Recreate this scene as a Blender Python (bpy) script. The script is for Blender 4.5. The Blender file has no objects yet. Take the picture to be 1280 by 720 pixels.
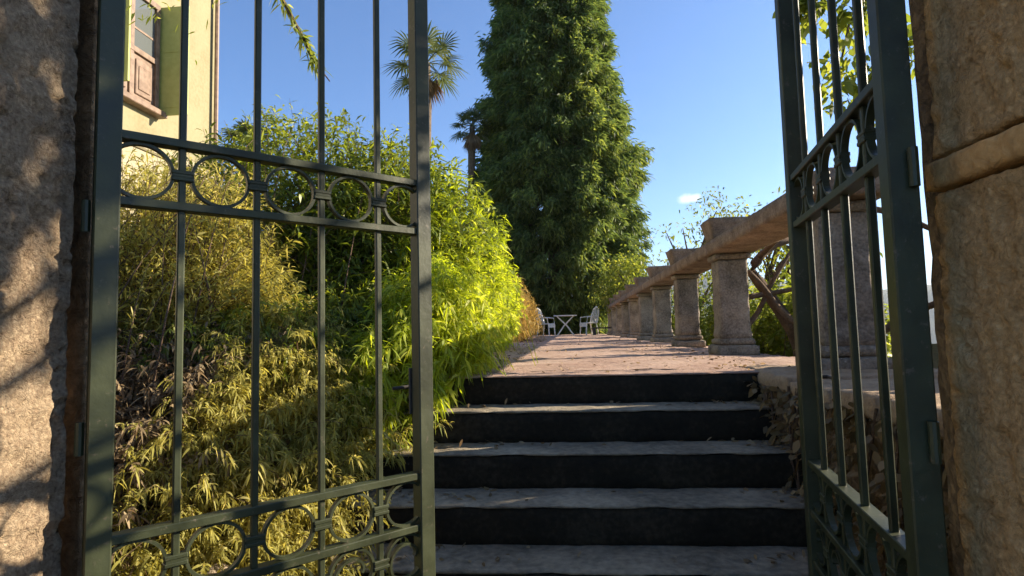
import bpy, bmesh, math, random
import numpy as np
from mathutils import Vector, Matrix, noise

S = bpy.context.scene
COL = S.collection
random.seed(7)
RNG = np.random.default_rng(7)

# ------------------------------------------------------------------ camera
E = 1.423                       # eye height above the lower ground
T = 1.155                       # terrace level (seven risers of 0.165)
YAW, PITCH, ROLL, FPX = 0.0826, 0.0724, -0.0244, 714.8
cam = bpy.data.cameras.new('camera')
cam.sensor_width = 36.0
cam.lens = FPX / 1280.0 * 36.0
cam.clip_start = 0.05
cam.clip_end = 20000
cam_o = bpy.data.objects.new('camera', cam)
COL.objects.link(cam_o)
f0 = Vector((-math.sin(YAW)*math.cos(PITCH), math.cos(YAW)*math.cos(PITCH), math.sin(PITCH)))
r0 = Vector((math.cos(YAW), math.sin(YAW), 0)); u0 = r0.cross(f0)
rr = r0*math.cos(ROLL) + u0*math.sin(ROLL)
uu = -r0*math.sin(ROLL) + u0*math.cos(ROLL)
M = Matrix((rr, uu, -f0)).transposed().to_4x4()
M.translation = Vector((0, 0, E))
cam_o.matrix_world = M
S.camera = cam_o

# ------------------------------------------------------------------ light
SUN_EL = math.radians(22)
SUN_AZ = math.radians(72)       # clockwise from +Y (view direction) towards +X
sun_dir = Vector((math.sin(SUN_AZ)*math.cos(SUN_EL), math.cos(SUN_AZ)*math.cos(SUN_EL), math.sin(SUN_EL)))
sl = bpy.data.lights.new('sun', 'SUN')
sl.energy = 5.0
sl.angle = math.radians(0.5)
sl.color = (1.0, 0.86, 0.66)
so = bpy.data.objects.new('sun', sl)
so.rotation_euler = (-sun_dir).to_track_quat('-Z', 'Y').to_euler()
COL.objects.link(so)

W = bpy.data.worlds.new('World')
S.world = W
W.use_nodes = True
nt = W.node_tree
bg = nt.nodes['Background']
sky = nt.nodes.new('ShaderNodeTexSky')
sky.sky_type = 'NISHITA'
sky.sun_disc = False
sky.sun_elevation = SUN_EL
sky.sun_rotation = SUN_AZ
sky.altitude = 300
sky.air_density = 1.0
sky.dust_density = 0.7
sky.ozone_density = 7.0
bg.inputs['Strength'].default_value = 0.087
# one small puff of cloud low in the sky, broken up by noise
CLOUD = (f0*FPX + rr*(862-640) + uu*(360-248)).normalized()
tcw = nt.nodes.new('ShaderNodeTexCoord')
def wmath(op, a, b_=None):
    q = nt.nodes.new('ShaderNodeMath'); q.operation = op
    for i, x in enumerate((a, b_)):
        if x is None: continue
        if isinstance(x, (int, float)): q.inputs[i].default_value = x
        else: nt.links.new(x, q.inputs[i])
    return q.outputs[0]
vs_ = nt.nodes.new('ShaderNodeVectorMath'); vs_.operation = 'SUBTRACT'; vs_.inputs[1].default_value = CLOUD
nt.links.new(tcw.outputs['Generated'], vs_.inputs[0])
vm_ = nt.nodes.new('ShaderNodeVectorMath'); vm_.operation = 'MULTIPLY'; vm_.inputs[1].default_value = (1, 1, 2.6)
nt.links.new(vs_.outputs[0], vm_.inputs[0])
vl_ = nt.nodes.new('ShaderNodeVectorMath'); vl_.operation = 'LENGTH'; nt.links.new(vm_.outputs[0], vl_.inputs[0])
cn = nt.nodes.new('ShaderNodeTexNoise'); cn.inputs['Scale'].default_value = 55; cn.inputs['Detail'].default_value = 6
nt.links.new(tcw.outputs['Generated'], cn.inputs['Vector'])
cd = wmath('ADD', wmath('MULTIPLY', vl_.outputs['Value'], 45.0), wmath('MULTIPLY', cn.outputs[0], 1.5))
cr_ = nt.nodes.new('ShaderNodeMapRange'); cr_.inputs[1].default_value = 1.75; cr_.inputs[2].default_value = .95; cr_.inputs[3].default_value = 0; cr_.inputs[4].default_value = .75
nt.links.new(cd, cr_.inputs[0])
cm = nt.nodes.new('ShaderNodeMix'); cm.data_type = 'RGBA'; cm.inputs[7].default_value = (6.2, 6.0, 5.8, 1)
nt.links.new(cr_.outputs[0], cm.inputs[0]); nt.links.new(sky.outputs[0], cm.inputs[6])
nt.links.new(cm.outputs[2], bg.inputs['Color'])
S.view_settings.view_transform = 'Standard'
S.view_settings.look = 'None'
S.view_settings.exposure = 1.55
S.view_settings.gamma = 1.0
S.render.engine = 'CYCLES'
S.cycles.max_bounces = 6
S.cycles.diffuse_bounces = 3
S.cycles.glossy_bounces = 2
S.cycles.transparent_max_bounces = 6

# ------------------------------------------------------------------ helpers
def V(x, y, z):                 # point given relative to the eye height
    return Vector((x, y, z + E))

def mesh_obj(name, verts, faces, mat, parent=None, smooth=False):
    me = bpy.data.meshes.new(name)
    me.from_pydata([tuple(v) for v in verts], [], faces)
    me.update()
    if smooth:
        me.polygons.foreach_set('use_smooth', [True]*len(me.polygons))
    if mat: me.materials.append(mat)
    o = bpy.data.objects.new(name, me)
    COL.objects.link(o)
    if parent: o.parent = parent
    return o

def np_obj(name, verts, loops, sizes, mat, parent=None, smooth=False):
    me = bpy.data.meshes.new(name)
    verts = np.asarray(verts, np.float32); loops = np.asarray(loops, np.int32).ravel(); sizes = np.asarray(sizes, np.int32)
    me.vertices.add(len(verts)); me.vertices.foreach_set('co', verts.ravel())
    me.loops.add(len(loops)); me.loops.foreach_set('vertex_index', loops)
    me.polygons.add(len(sizes))
    st = np.concatenate(([0], np.cumsum(sizes)[:-1])).astype(np.int32)
    me.polygons.foreach_set('loop_start', st)
    if smooth: me.polygons.foreach_set('use_smooth', np.ones(len(sizes), bool))
    me.update(calc_edges=True); me.validate()
    if mat: me.materials.append(mat)
    o = bpy.data.objects.new(name, me)
    COL.objects.link(o)
    if parent: o.parent = parent
    return o

def thing(name, label, cat, loc=(0, 0, 0), rz=0, group=None):
    o = bpy.data.objects.new(name, None)
    o.empty_display_size = .1
    o.location = loc; o.rotation_euler = (0, 0, rz)
    COL.objects.link(o)
    o['label'] = label; o['category'] = cat
    if group: o['group'] = group
    return o

def tag(o, label, cat, group=None, kind=None):
    o['label'] = label; o['category'] = cat
    if group: o['group'] = group
    if kind: o['kind'] = kind
    return o

def structure(o, label=None, cat=None):
    o['kind'] = 'structure'
    if label: o['label'] = label
    if cat: o['category'] = cat
    return o

class MB:
    def __init__(s): s.v = []; s.f = []
    def box(s, x0, x1, y0, y1, z0, z1, ch=0.0):
        bm = bmesh.new()
        bmesh.ops.create_cube(bm, size=1)
        for v in bm.verts:
            v.co = Vector((x0 + (v.co.x+.5)*(x1-x0), y0 + (v.co.y+.5)*(y1-y0), z0 + (v.co.z+.5)*(z1-z0)))
        if ch > 0:
            bmesh.ops.bevel(bm, geom=bm.edges[:], offset=ch, segments=1, affect='EDGES')
        s.add_bm(bm); bm.free()
    def add_bm(s, bm):
        bm.verts.index_update(); n = len(s.v)
        s.v += [v.co.copy() for v in bm.verts]
        s.f += [[n + v.index for v in f.verts] for f in bm.faces]
    def tube(s, pts, rad, n=6, cap=True):
        pts = [Vector(p) for p in pts]
        if not hasattr(rad, '__len__'): rad = [rad]*len(pts)
        base = len(s.v); up = Vector((0.13, 0.21, 1)).normalized()
        for i, p in enumerate(pts):
            a = pts[max(i-1, 0)]; b = pts[min(i+1, len(pts)-1)]
            d = (b-a).normalized()
            x = d.cross(up)
            if x.length < .05: x = d.cross(Vector((1, 0, 0)))
            x.normalize(); y = d.cross(x)
            for k in range(n):
                t = 2*math.pi*k/n
                s.v.append(p + (x*math.cos(t) + y*math.sin(t))*rad[i])
        for i in range(len(pts)-1):
            for k in range(n):
                k2 = (k+1) % n
                s.f.append([base+i*n+k, base+i*n+k2, base+(i+1)*n+k2, base+(i+1)*n+k])
        if cap:
            s.f.append([base+k for k in range(n)][::-1])
            s.f.append([base+(len(pts)-1)*n+k for k in range(n)])
    def band(s, pts, th, wid):      # flat bar bent in the local xz plane: th in plane, wid along y
        base = len(s.v); N = len(pts)
        closed = (Vector(pts[0])-Vector(pts[-1])).length < 1e-6
        if closed: pts = pts[:-1]; N -= 1
        for i, p in enumerate(pts):
            p = Vector(p)
            a = Vector(pts[(i-1) % N] if closed else pts[max(i-1, 0)]); b = Vector(pts[(i+1) % N] if closed else pts[min(i+1, N-1)])
            d = (b-a).normalized(); nn = Vector((d.z, 0, -d.x))
            for q in (nn*th/2 + Vector((0, -wid/2, 0)), nn*th/2 + Vector((0, wid/2, 0)), -nn*th/2 + Vector((0, wid/2, 0)), -nn*th/2 + Vector((0, -wid/2, 0))):
                s.v.append(p+q)
        for i in range(N if closed else N-1):
            j = (i+1) % N
            for k in range(4):
                k2 = (k+1) % 4
                s.f.append([base+i*4+k, base+i*4+k2, base+j*4+k2, base+j*4+k])
        if not closed:
            s.f.append([base+3, base+2, base+1, base]); s.f.append([base+(N-1)*4+k for k in range(4)])
    def build(s, name, mat, parent=None, smooth=False):
        return mesh_obj(name, s.v, s.f, mat, parent, smooth)

def rough_box(x0, x1, y0, y1, z0, z1, step, amp, scale, seed=0, edge=0.0, parent=None, name='body', mat=None, fn=None, shape=None):
    """box of small quads, pushed in and out by noise, corners worn"""
    bm = bmesh.new()
    st3 = step if isinstance(step, tuple) else (step,)*3
    nx, ny, nz = [max(1, int(round((b-a)/q))) for a, b, q in ((x0, x1, st3[0]), (y0, y1, st3[1]), (z0, z1, st3[2]))]
    vd = {}
    def vert(i, j, k):
        key = (i, j, k)
        if key not in vd:
            vd[key] = bm.verts.new((x0+(x1-x0)*i/nx, y0+(y1-y0)*j/ny, z0+(z1-z0)*k/nz))
        return vd[key]
    for i in range(nx):
        for j in range(ny):
            bm.faces.new((vert(i, j, 0), vert(i, j+1, 0), vert(i+1, j+1, 0), vert(i+1, j, 0)))
            bm.faces.new((vert(i, j, nz), vert(i+1, j, nz), vert(i+1, j+1, nz), vert(i, j+1, nz)))
    for i in range(nx):
        for k in range(nz):
            bm.faces.new((vert(i, 0, k), vert(i+1, 0, k), vert(i+1, 0, k+1), vert(i, 0, k+1)))
            bm.faces.new((vert(i, ny, k), vert(i, ny, k+1), vert(i+1, ny, k+1), vert(i+1, ny, k)))
    for j in range(ny):
        for k in range(nz):
            bm.faces.new((vert(0, j, k), vert(0, j, k+1), vert(0, j+1, k+1), vert(0, j+1, k)))
            bm.faces.new((vert(nx, j, k), vert(nx, j+1, k), vert(nx, j+1, k+1), vert(nx, j, k+1)))
    off = Vector((seed*7.13, seed*3.71, seed*1.93))
    for (i, j, k), v in vd.items():
        n = Vector(((i == nx)-(i == 0), (j == ny)-(j == 0), (k == nz)-(k == 0)))
        c = v.co.copy()
        cnt = abs(n.x)+abs(n.y)+abs(n.z)
        h = noise.fractal(c*scale+off, .9, 2.1, 4)*amp
        if fn: h += fn(c)
        if cnt > 1: h = h*.4 - edge*(.6+.8*abs(noise.noise(c*scale*1.7+off)))
        v.co = c + n.normalized()*h
        if shape: v.co = shape(v.co)
    mb = MB(); mb.add_bm(bm); bm.free()
    return mb.build(name, mat, parent, smooth=True)

# ------------------------------------------------------------------ materials
def new_mat(name):
    m = bpy.data.materials.new(name); m.use_nodes = True
    n = m.node_tree.nodes; b = n['Principled BSDF']
    return m, n, m.node_tree.links, b

def ramp(n, stops):
    r = n.new('ShaderNodeValToRGB')
    e = r.color_ramp.elements
    while len(e) > 1: e.remove(e[-1])
    e[0].position = stops[0][0]; e[0].color = (*stops[0][1], 1)
    for p, c in stops[1:]:
        x = e.new(p); x.color = (*c, 1)
    return r

def rough_mat(name, cols, scale=4, bump=.4, bscale=40, rough=.9, bdist=.01, vor=0, mottle=14, spec=.25, fine=.38):
    """mineral surface: two scales of mottling, grainy bump"""
    m, n, l, b = new_mat(name)
    tc = n.new('ShaderNodeTexCoord')
    n1 = n.new('ShaderNodeTexNoise'); n1.inputs['Scale'].default_value = scale; n1.inputs['Detail'].default_value = 8; n1.inputs['Roughness'].default_value = .65
    l.new(tc.outputs['Object'], n1.inputs['Vector'])
    n2 = n.new('ShaderNodeTexNoise'); n2.inputs['Scale'].default_value = mottle*scale; n2.inputs['Detail'].default_value = 5
    l.new(tc.outputs['Object'], n2.inputs['Vector'])
    mx = n.new('ShaderNodeMix'); mx.data_type = 'FLOAT'; mx.inputs[0].default_value = fine
    l.new(n1.outputs[0], mx.inputs[2]); l.new(n2.outputs[0], mx.inputs[3])
    k = len(cols)
    r = ramp(n, [(.3+.4*i/(k-1), c) for i, c in enumerate(cols)])
    l.new(mx.outputs[0], r.inputs[0]); l.new(r.outputs[0], b.inputs['Base Color'])
    n3 = n.new('ShaderNodeTexNoise'); n3.inputs['Scale'].default_value = bscale; n3.inputs['Detail'].default_value = 6; n3.inputs['Roughness'].default_value = .7
    n3.inputs['Distortion'].default_value = 1.2
    l.new(tc.outputs['Object'], n3.inputs['Vector'])
    bp = n.new('ShaderNodeBump'); bp.inputs['Strength'].default_value = bump; bp.inputs['Distance'].default_value = bdist
    if vor:
        vo = n.new('ShaderNodeTexVoronoi'); vo.inputs['Scale'].default_value = vor; vo.feature = 'SMOOTH_F1'
        l.new(n3.outputs['Color'], vo.inputs['Vector'])
        ad = n.new('ShaderNodeMath'); ad.operation = 'ADD'
        l.new(n3.outputs[0], ad.inputs[0]); l.new(vo.outputs[0], ad.inputs[1])
        l.new(ad.outputs[0], bp.inputs['Height'])
    else:
        l.new(n3.outputs[0], bp.inputs['Height'])
    l.new(bp.outputs[0], b.inputs['Normal'])
    b.inputs['Roughness'].default_value = rough
    b.inputs['Specular IOR Level'].default_value = spec
    return m

def leaf_mat(name, c1, c2, c3=None, trans=.35, rough=.5, clump=.9, hue_noise=1.0):
    m, n, l, b = new_mat(name)
    g = n.new('ShaderNodeNewGeometry')
    tc = n.new('ShaderNodeTexCoord')
    ns = n.new('ShaderNodeTexNoise'); ns.inputs['Scale'].default_value = clump; ns.inputs['Detail'].default_value = 3
    l.new(tc.outputs['Object'], ns.inputs['Vector'])
    mx = n.new('ShaderNodeMix'); mx.data_type = 'FLOAT'; mx.inputs[0].default_value = .5
    l.new(g.outputs['Random Per Island'], mx.inputs[2]); l.new(ns.outputs[0], mx.inputs[3])
    st = [(.25, c1), (.62, c2)] + ([(.85, c3)] if c3 else [])
    r = ramp(n, st); l.new(mx.outputs[0], r.inputs[0])
    l.new(r.outputs[0], b.inputs['Base Color'])
    b.inputs['Roughness'].default_value = rough
    b.inputs['Specular IOR Level'].default_value = .35
    tr = n.new('ShaderNodeBsdfTranslucent')
    hs = n.new('ShaderNodeHueSaturation'); hs.inputs['Saturation'].default_value = 1.1; hs.inputs['Value'].default_value = 1.6; hs.inputs['Hue'].default_value = .485
    l.new(r.outputs[0], hs.inputs['Color']); l.new(hs.outputs[0], tr.inputs['Color'])
    ms = n.new('ShaderNodeMixShader'); ms.inputs[0].default_value = trans
    l.new(b.outputs[0], ms.inputs[1]); l.new(tr.outputs[0], ms.inputs[2])
    l.new(ms.outputs[0], n['Material Output'].inputs['Surface'])
    return m

def paint_mat(name, col, col2, rough=.35, bump=.15, chip=None):
    m, n, l, b = new_mat(name)
    tc = n.new('ShaderNodeTexCoord')
    n1 = n.new('ShaderNodeTexNoise'); n1.inputs['Scale'].default_value = 9; n1.inputs['Detail'].default_value = 8
    l.new(tc.outputs['Object'], n1.inputs['Vector'])
    r = ramp(n, [(.35, col), (.65, col2)]); l.new(n1.outputs[0], r.inputs[0])
    src = r.outputs[0]
    if chip:
        n4 = n.new('ShaderNodeTexNoise'); n4.inputs['Scale'].default_value = 38; n4.inputs['Detail'].default_value = 9; n4.inputs['Roughness'].default_value = .75
        l.new(tc.outputs['Object'], n4.inputs['Vector'])
        rc = ramp(n, [(.59, (0, 0, 0)), (.64, (1, 1, 1))]); l.new(n4.outputs[0], rc.inputs[0])
        mc = n.new('ShaderNodeMix'); mc.data_type = 'RGBA'
        l.new(rc.outputs[0], mc.inputs[0]); l.new(src, mc.inputs[6]); mc.inputs[7].default_value = (*chip, 1)
        src = mc.outputs[2]
    l.new(src, b.inputs['Base Color'])
    n2 = n.new('ShaderNodeTexNoise'); n2.inputs['Scale'].default_value = 60; n2.inputs['Detail'].default_value = 6
    l.new(tc.outputs['Object'], n2.inputs['Vector'])
    bp = n.new('ShaderNodeBump'); bp.inputs['Strength'].default_value = bump; bp.inputs['Distance'].default_value = .003
    l.new(n2.outputs[0], bp.inputs['Height']); l.new(bp.outputs[0], b.inputs['Normal'])
    rr_ = n.new('ShaderNodeMapRange'); rr_.inputs[3].default_value = rough-.1; rr_.inputs[4].default_value = rough+.2
    l.new(n1.outputs[0], rr_.inputs[0]); l.new(rr_.outputs[0], b.inputs['Roughness'])
    return m

MAT = {}
MAT['stucco'] = rough_mat('grey_brown_render', [(.10, .07, .045), (.31, .22, .14), (.44, .33, .215), (.58, .45, .3)], 5, 1.0, 75, .95, .018, 0, 24, fine=.6)
MAT['stucco_bounce'] = rough_mat('bounce_lightened_render', [(.26, .13, .05), (.6, .36, .155), (.76, .48, .22), (.84, .6, .31)], 4, 1.0, 75, .95, .018, 0, 26, fine=.58)  # render lightened and warmed to stand in for bounced light on the right jamb
MAT['stucco_band'] = rough_mat('ochre_band', [(.36, .18, .065), (.6, .34, .13), (.74, .46, .2)], 5, .8, 40, .92, .014)
MAT['stone_post'] = rough_mat('weathered_stone', [(.05, .042, .032), (.2, .165, .125), (.36, .3, .23), (.5, .43, .34)], 4.5, 1.0, 26, .92, .022)
MAT['stone_rail'] = rough_mat('weathered_rail', [(.07, .05, .036), (.25, .18, .125), (.42, .32, .23)], 5.5, .9, 26, .92, .018)
MAT['step'] = rough_mat('dark_step_stone', [(.07, .06, .045), (.25, .21, .15), (.46, .385, .27)], 2.2, .8, 40, .85, .012)
MAT['riser'] = rough_mat('shade_dark_riser', [(.008, .007, .005), (.022, .018, .011), (.06, .048, .03)], 3, .6, 30, .95, .01)  # near-black stone colour carries the shade on the step fronts
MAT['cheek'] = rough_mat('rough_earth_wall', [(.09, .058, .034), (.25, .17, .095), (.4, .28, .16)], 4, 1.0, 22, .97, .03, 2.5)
MAT['coping'] = rough_mat('warm_coping', [(.2, .14, .09), (.38, .27, .17), (.48, .36, .24)], 4, .8, 26, .9, .015)
MAT['terrace'] = rough_mat('trodden_earth', [(.17, .1, .075), (.33, .215, .16), (.43, .3, .23), (.52, .39, .31)], 1.6, .7, 24, .95, .02)
MAT['soil'] = rough_mat('soil', [(.06, .042, .026), (.14, .1, .062), (.22, .165, .1)], 3, 1.0, 20, .97, .03)
MAT['rock'] = rough_mat('pale_rock', [(.2, .15, .1), (.38, .3, .21), (.5, .41, .3)], 5, .9, 18, .9, .02)
MAT['paint'] = paint_mat('green_gate_paint', (.019, .024, .010), (.044, .053, .023), .42, .25, (.085, .075, .05))
MAT['iron'] = paint_mat('dark_iron', (.02, .018, .016), (.05, .04, .03), .5, .3)
MAT['house'] = rough_mat('yellow_house_render', [(.19, .16, .085), (.25, .222, .13), (.285, .255, .155)], 1.1, .35, 20, .9, .006)
MAT['house_pale'] = rough_mat('pale_house_plinth', [(.24, .2, .125), (.32, .28, .185), (.38, .34, .24)], 1.2, .3, 20, .9, .008)
MAT['shutter'] = paint_mat('olive_shutter', (.32, .35, .11), (.38, .41, .14), .6, .1)
MAT['wood'] = paint_mat('brown_window_wood', (.13, .08, .05), (.22, .145, .1), .5, .2)
MAT['roof'] = rough_mat('roof_tiles', [(.22, .1, .06), (.35, .17, .1), (.42, .24, .15)], 3, .5, 20, .9)
MAT['white_iron'] = paint_mat('white_furniture', (.66, .62, .55), (.8, .77, .7), .5, .1)
MAT['dark_wood'] = paint_mat('dark_wood', (.025, .02, .016), (.05, .04, .03), .6, .2)
MAT['bark'] = rough_mat('bark', [(.05, .032, .02), (.13, .085, .055), (.21, .15, .1)], 6, 1.0, 30, .95, .02)
MAT['palm_bark'] = rough_mat('palm_bark', [(.06, .045, .03), (.14, .105, .07), (.22, .17, .11)], 8, 1.0, 40, .95, .03)
MAT['l_bush'] = leaf_mat('bush_leaf', (.07, .1, .02), (.2, .25, .035), (.4, .42, .055), .48, .42, 1.0)
MAT['l_bright'] = leaf_mat('bright_leaf', (.2, .26, .03), (.36, .43, .05), (.5, .5, .11), .57, .5, 1.2)
MAT['l_gold'] = leaf_mat('golden_leaf', (.24, .23, .05), (.42, .39, .09), (.56, .5, .2), .5, .6, 1.6)
MAT['l_dry'] = leaf_mat('dry_leaf', (.12, .085, .045), (.26, .19, .1), (.4, .32, .19), .25, .8, 3)
MAT['l_straw'] = leaf_mat('straw', (.24, .17, .05), (.4, .29, .08), (.48, .38, .14), .35, .8, 2)
MAT['l_conifer'] = leaf_mat('conifer_spray', (.05, .085, .024), (.13, .18, .045), (.31, .34, .065), .42, .6, .3)
MAT['l_tree'] = leaf_mat('tree_leaf', (.09, .12, .022), (.18, .21, .035), (.32, .31, .06), .55, .5, .6)
MAT['l_sun'] = leaf_mat('sunlit_vine_leaf', (.12, .16, .028), (.22, .26, .045), (.35, .35, .09), .55, .45, 1.0)
MAT['l_ivy'] = leaf_mat('ivy_leaf', (.1, .075, .03), (.22, .15, .065), (.34, .24, .11), .3, .5, 3)
MAT['l_palm'] = leaf_mat('palm_leaf', (.06, .085, .028), (.12, .145, .045), (.2, .2, .07), .3, .5, .6)
MAT['l_palm_dry'] = leaf_mat('palm_dead_leaf', (.14, .1, .055), (.25, .18, .1), (.34, .26, .16), .2, .8, .8)
m, n, l, b = new_mat('window_glass'); b.inputs['Base Color'].default_value = (.1, .11, .11, 1); b.inputs['Roughness'].default_value = .05
MAT['glass'] = m
m, n, l, b = new_mat('lake_water'); b.inputs['Base Color'].default_value = (.03, .06, .08, 1); b.inputs['Roughness'].default_value = .15
MAT['water'] = m
MAT['mountain'] = rough_mat('wooded_mountain', [(.03, .045, .02), (.06, .08, .035), (.11, .11, .07)], .004, .0, 1, .95)
MAT['meadow'] = rough_mat('hill_grass', [(.05, .06, .02), (.1, .11, .035), (.16, .15, .06)], .6, .8, 12, .95, .05)

# ------------------------------------------------------------------ foliage tools
def unit(a):
    return a/np.maximum(np.linalg.norm(a, axis=-1, keepdims=True), 1e-9)

def leaves(P, D, L, Wd, droop=.3, twist=1.0, fold=.0):
    """lance leaves: arrays of base points, directions, lengths, widths -> verts, loops, sizes"""
    P = np.asarray(P, float); D = unit(np.asarray(D, float)); n = len(P)
    L = np.broadcast_to(L, (n,))[:, None]; Wd = np.broadcast_to(Wd, (n,))[:, None]
    ref = np.tile([0, 0, 1.0], (n, 1)) + RNG.normal(0, .55*twist, (n, 3))
    sd = unit(np.cross(D, ref)); dn = np.array([0, 0, -1.0])
    a = P + D*L*.38 + dn*L*droop*.12
    c = P + D*L*.72 + dn*L*droop*.45
    t = P + D*L*.98 + dn*L*droop*.95
    vv = np.stack([P, a+sd*Wd*.5, a-sd*Wd*.5, c+sd*Wd*.36, c-sd*Wd*.36, t], 1).reshape(-1, 3)
    b0 = (np.arange(n)*6)[:, None]
    lp = (b0 + np.array([0, 2, 1, 1, 2, 4, 3, 3, 4, 5])).ravel()
    sz = np.tile([3, 4, 3], n)
    return vv, lp, sz

def foliage_obj(name, packs, mat, parent, stuff=False):
    vs, ls, ss, o = [], [], [], 0
    for v, lp, s_ in packs:
        vs.append(v); ls.append(lp+o); ss.append(s_); o += len(v)
    ob = np_obj(name, np.concatenate(vs), np.concatenate(ls), np.concatenate(ss), mat, parent)
    if stuff: ob['kind'] = 'stuff'
    return ob

LEAF_CACHE = {}
def single_leaf(kind, mat):
    if kind not in LEAF_CACHE:
        vs = [(0, 0, 0), (.36, .5, 0), (.36, 0, -.1), (.36, -.5, 0), (.7, .38, -.12), (.7, 0, -.2), (.7, -.38, -.12), (1, 0, -.34)]
        fs = [(0, 2, 1), (0, 3, 2), (1, 2, 5, 4), (2, 3, 6, 5), (4, 5, 7), (5, 6, 7)]
        me = bpy.data.meshes.new('leaf'); me.from_pydata(vs, [], fs); me.materials.append(mat)
        LEAF_CACHE[kind] = me
    return LEAF_CACHE[kind]

def leaf_parts(parent, P, D, L, Wd, mat, kind):
    me = single_leaf(kind, mat)
    for p, d, l_, w_ in zip(P, D, L, Wd):
        o = bpy.data.objects.new('leaf', me)
        d = Vector(d).normalized()
        q = d.to_track_quat('X', 'Z') @ Matrix.Rotation(random.uniform(-.7, .7), 3, 'X').to_quaternion()
        o.location = Vector(p)-parent.location; o.rotation_mode = 'QUATERNION'; o.rotation_quaternion = q
        o.scale = (l_, w_, l_)
        o.parent = parent; COL.objects.link(o)

def arch(base, end, rise, n=9):
    base = np.array(base, float); end = np.array(end, float)
    t = np.linspace(0, 1, n)[:, None]
    p = base*(1-t) + end*t
    p[:, 2] += (4*t*(1-t))[:, 0]*rise*.6 + (np.sin(t*math.pi)[:, 0])*rise*.4
    return p

def stem_shrub(root, bases, ends, leafmat, nleaf, L, Wd, droop, stem_r=.004, rise=.25, stem_mat=None, part_leaves=0, kind='leaf', frac=.55, near=None, stem_every=2, spread=.6):
    """arching shoots, leaves along the outer part of each"""
    P, D = [], []
    mb = MB()
    for si, (bs, en) in enumerate(zip(bases, ends)):
        ar = arch(bs, en, rise*RNG.uniform(.4, 1.2))
        seg = np.linalg.norm(np.diff(ar, axis=0), axis=1); cum = np.concatenate(([0], np.cumsum(seg))); tot = cum[-1]
        k = max(3, int(nleaf*RNG.uniform(.6, 1.3)))
        tt = RNG.uniform(1-frac, 1.0, k)*tot
        pp = np.stack([np.interp(tt, cum, ar[:, c]) for c in range(3)], 1)
        tg = unit(np.stack([np.interp(np.minimum(tt+.05*tot, tot), cum, ar[:, c]) - np.interp(tt-.05*tot, cum, ar[:, c]) for c in range(3)], 1))
        P.append(pp); D.append(tg*.8 + RNG.normal(0, spread, (k, 3)) + np.array([0, 0, -.1]))
        if si % stem_every == 0:
            rads = [max(stem_r*(1-.8*i/8), .0012) for i in range(9)]
            mb.tube(ar[::2], rads[::2], 4, cap=False)
    P = np.concatenate(P); D = unit(np.concatenate(D))
    n = len(P)
    Ls = L*RNG.uniform(.4, 1.45, n); Ws = Wd*RNG.uniform(.5, 1.5, n)
    off = np.array(root.location)
    if part_leaves:
        eye = np.array([0, 0, E])
        # outermost leaves on the side one sees from the gate
        dist = np.linalg.norm(P-eye, axis=1)/Ls
        idx = np.argsort(dist + RNG.uniform(0, .35, n)*dist)[:part_leaves*3]
        idx = RNG.choice(idx, part_leaves, replace=False)
        leaf_parts(root, P[idx], D[idx], Ls[idx], Ws[idx], leafmat, kind)
        keep = np.ones(n, bool); keep[idx] = False
        P, D, Ls, Ws = P[keep], D[keep], Ls[keep], Ws[keep]
    fo = foliage_obj('foliage', [leaves(P-off, D, Ls, Ws, droop)], leafmat, root, True)
    for v in mb.v: v -= root.location
    if mb.v: mb.build('stem', stem_mat or MAT['bark'], root)['kind'] = 'stuff'
    return fo

def ellip(c, r, n, shell=.55, lower=-.6):
    d = unit(RNG.normal(0, 1, (n*3, 3))); d = d[d[:, 2] > lower][:n]
    rad = RNG.uniform(shell, 1.0, (len(d), 1))**.6
    return np.array(c) + d*rad*np.array(r)

# ------------------------------------------------------------------ terrain and setting
def sheet(name, xs, ys, fn, mat, smooth=True):
    vs = [(x, y, fn(x, y)) for y in ys for x in xs]
    nx = len(xs)
    fs = [(j*nx+i, j*nx+i+1, (j+1)*nx+i+1, (j+1)*nx+i) for j in range(len(ys)-1) for i in range(nx-1)]
    return mesh_obj(name, vs, fs, mat, None, smooth)

def fr(x, y, s, o=4, seed=0.0):
    return noise.fractal(Vector((x*s+seed, y*s-seed, seed)), .9, 2.1, o)

STAIR_T, STAIR_R, STAIR_Y = .27, .165, 3.35
SX0, SX1 = -1.05, 1.12          # ends of the steps

# lower path at the gate
o = sheet('path', np.linspace(-6, 6, 40), np.linspace(-6, STAIR_Y-6*STAIR_T-.005, 40), lambda x, y: .012*fr(x, y, 2), MAT['soil']); structure(o)
# terrace surface
def terr_z(x, y):
    e = min(1.0, max(0, (y-STAIR_Y)/.5))
    return T + e*(.018*fr(x*.35, y, 1.5, 3, 3.1) + .014*fr(x*.4, y, 5, 3, 9.0) + .004*fr(x, y, 15, 2, 1.0))
ys = np.concatenate([np.arange(STAIR_Y+.30, 9, .045), np.arange(9, 26, .12)])
o = sheet('terrace', np.arange(-3.0, 1.36, .06), ys, terr_z, MAT['terrace']); structure(o)
o = sheet('terrace_verge', np.concatenate([np.arange(1.30, 2.05, .06)]), np.concatenate([np.arange(3.4, 9, .08), np.arange(9, 26, .3)]), lambda x, y: terr_z(x, y)-.006-.05*max(0, x-1.5), MAT['terrace']); structure(o)
# garden ground on the house side and behind the terrace
def garden_z(x, y):
    return T-.02+.06*fr(x, y, .5) + max(0, -x-3)*.05
o = sheet('garden_ground', np.linspace(-40, -2.9, 60), np.linspace(3.2, 60, 80), garden_z, MAT['meadow']); structure(o)
o = sheet('back_ground', np.linspace(-3.2, 3.2, 20), np.linspace(25.8, 60, 40), lambda x, y: T-.03+.05*fr(x, y, .5)-.02*(y-25), MAT['meadow']); structure(o)
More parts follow.
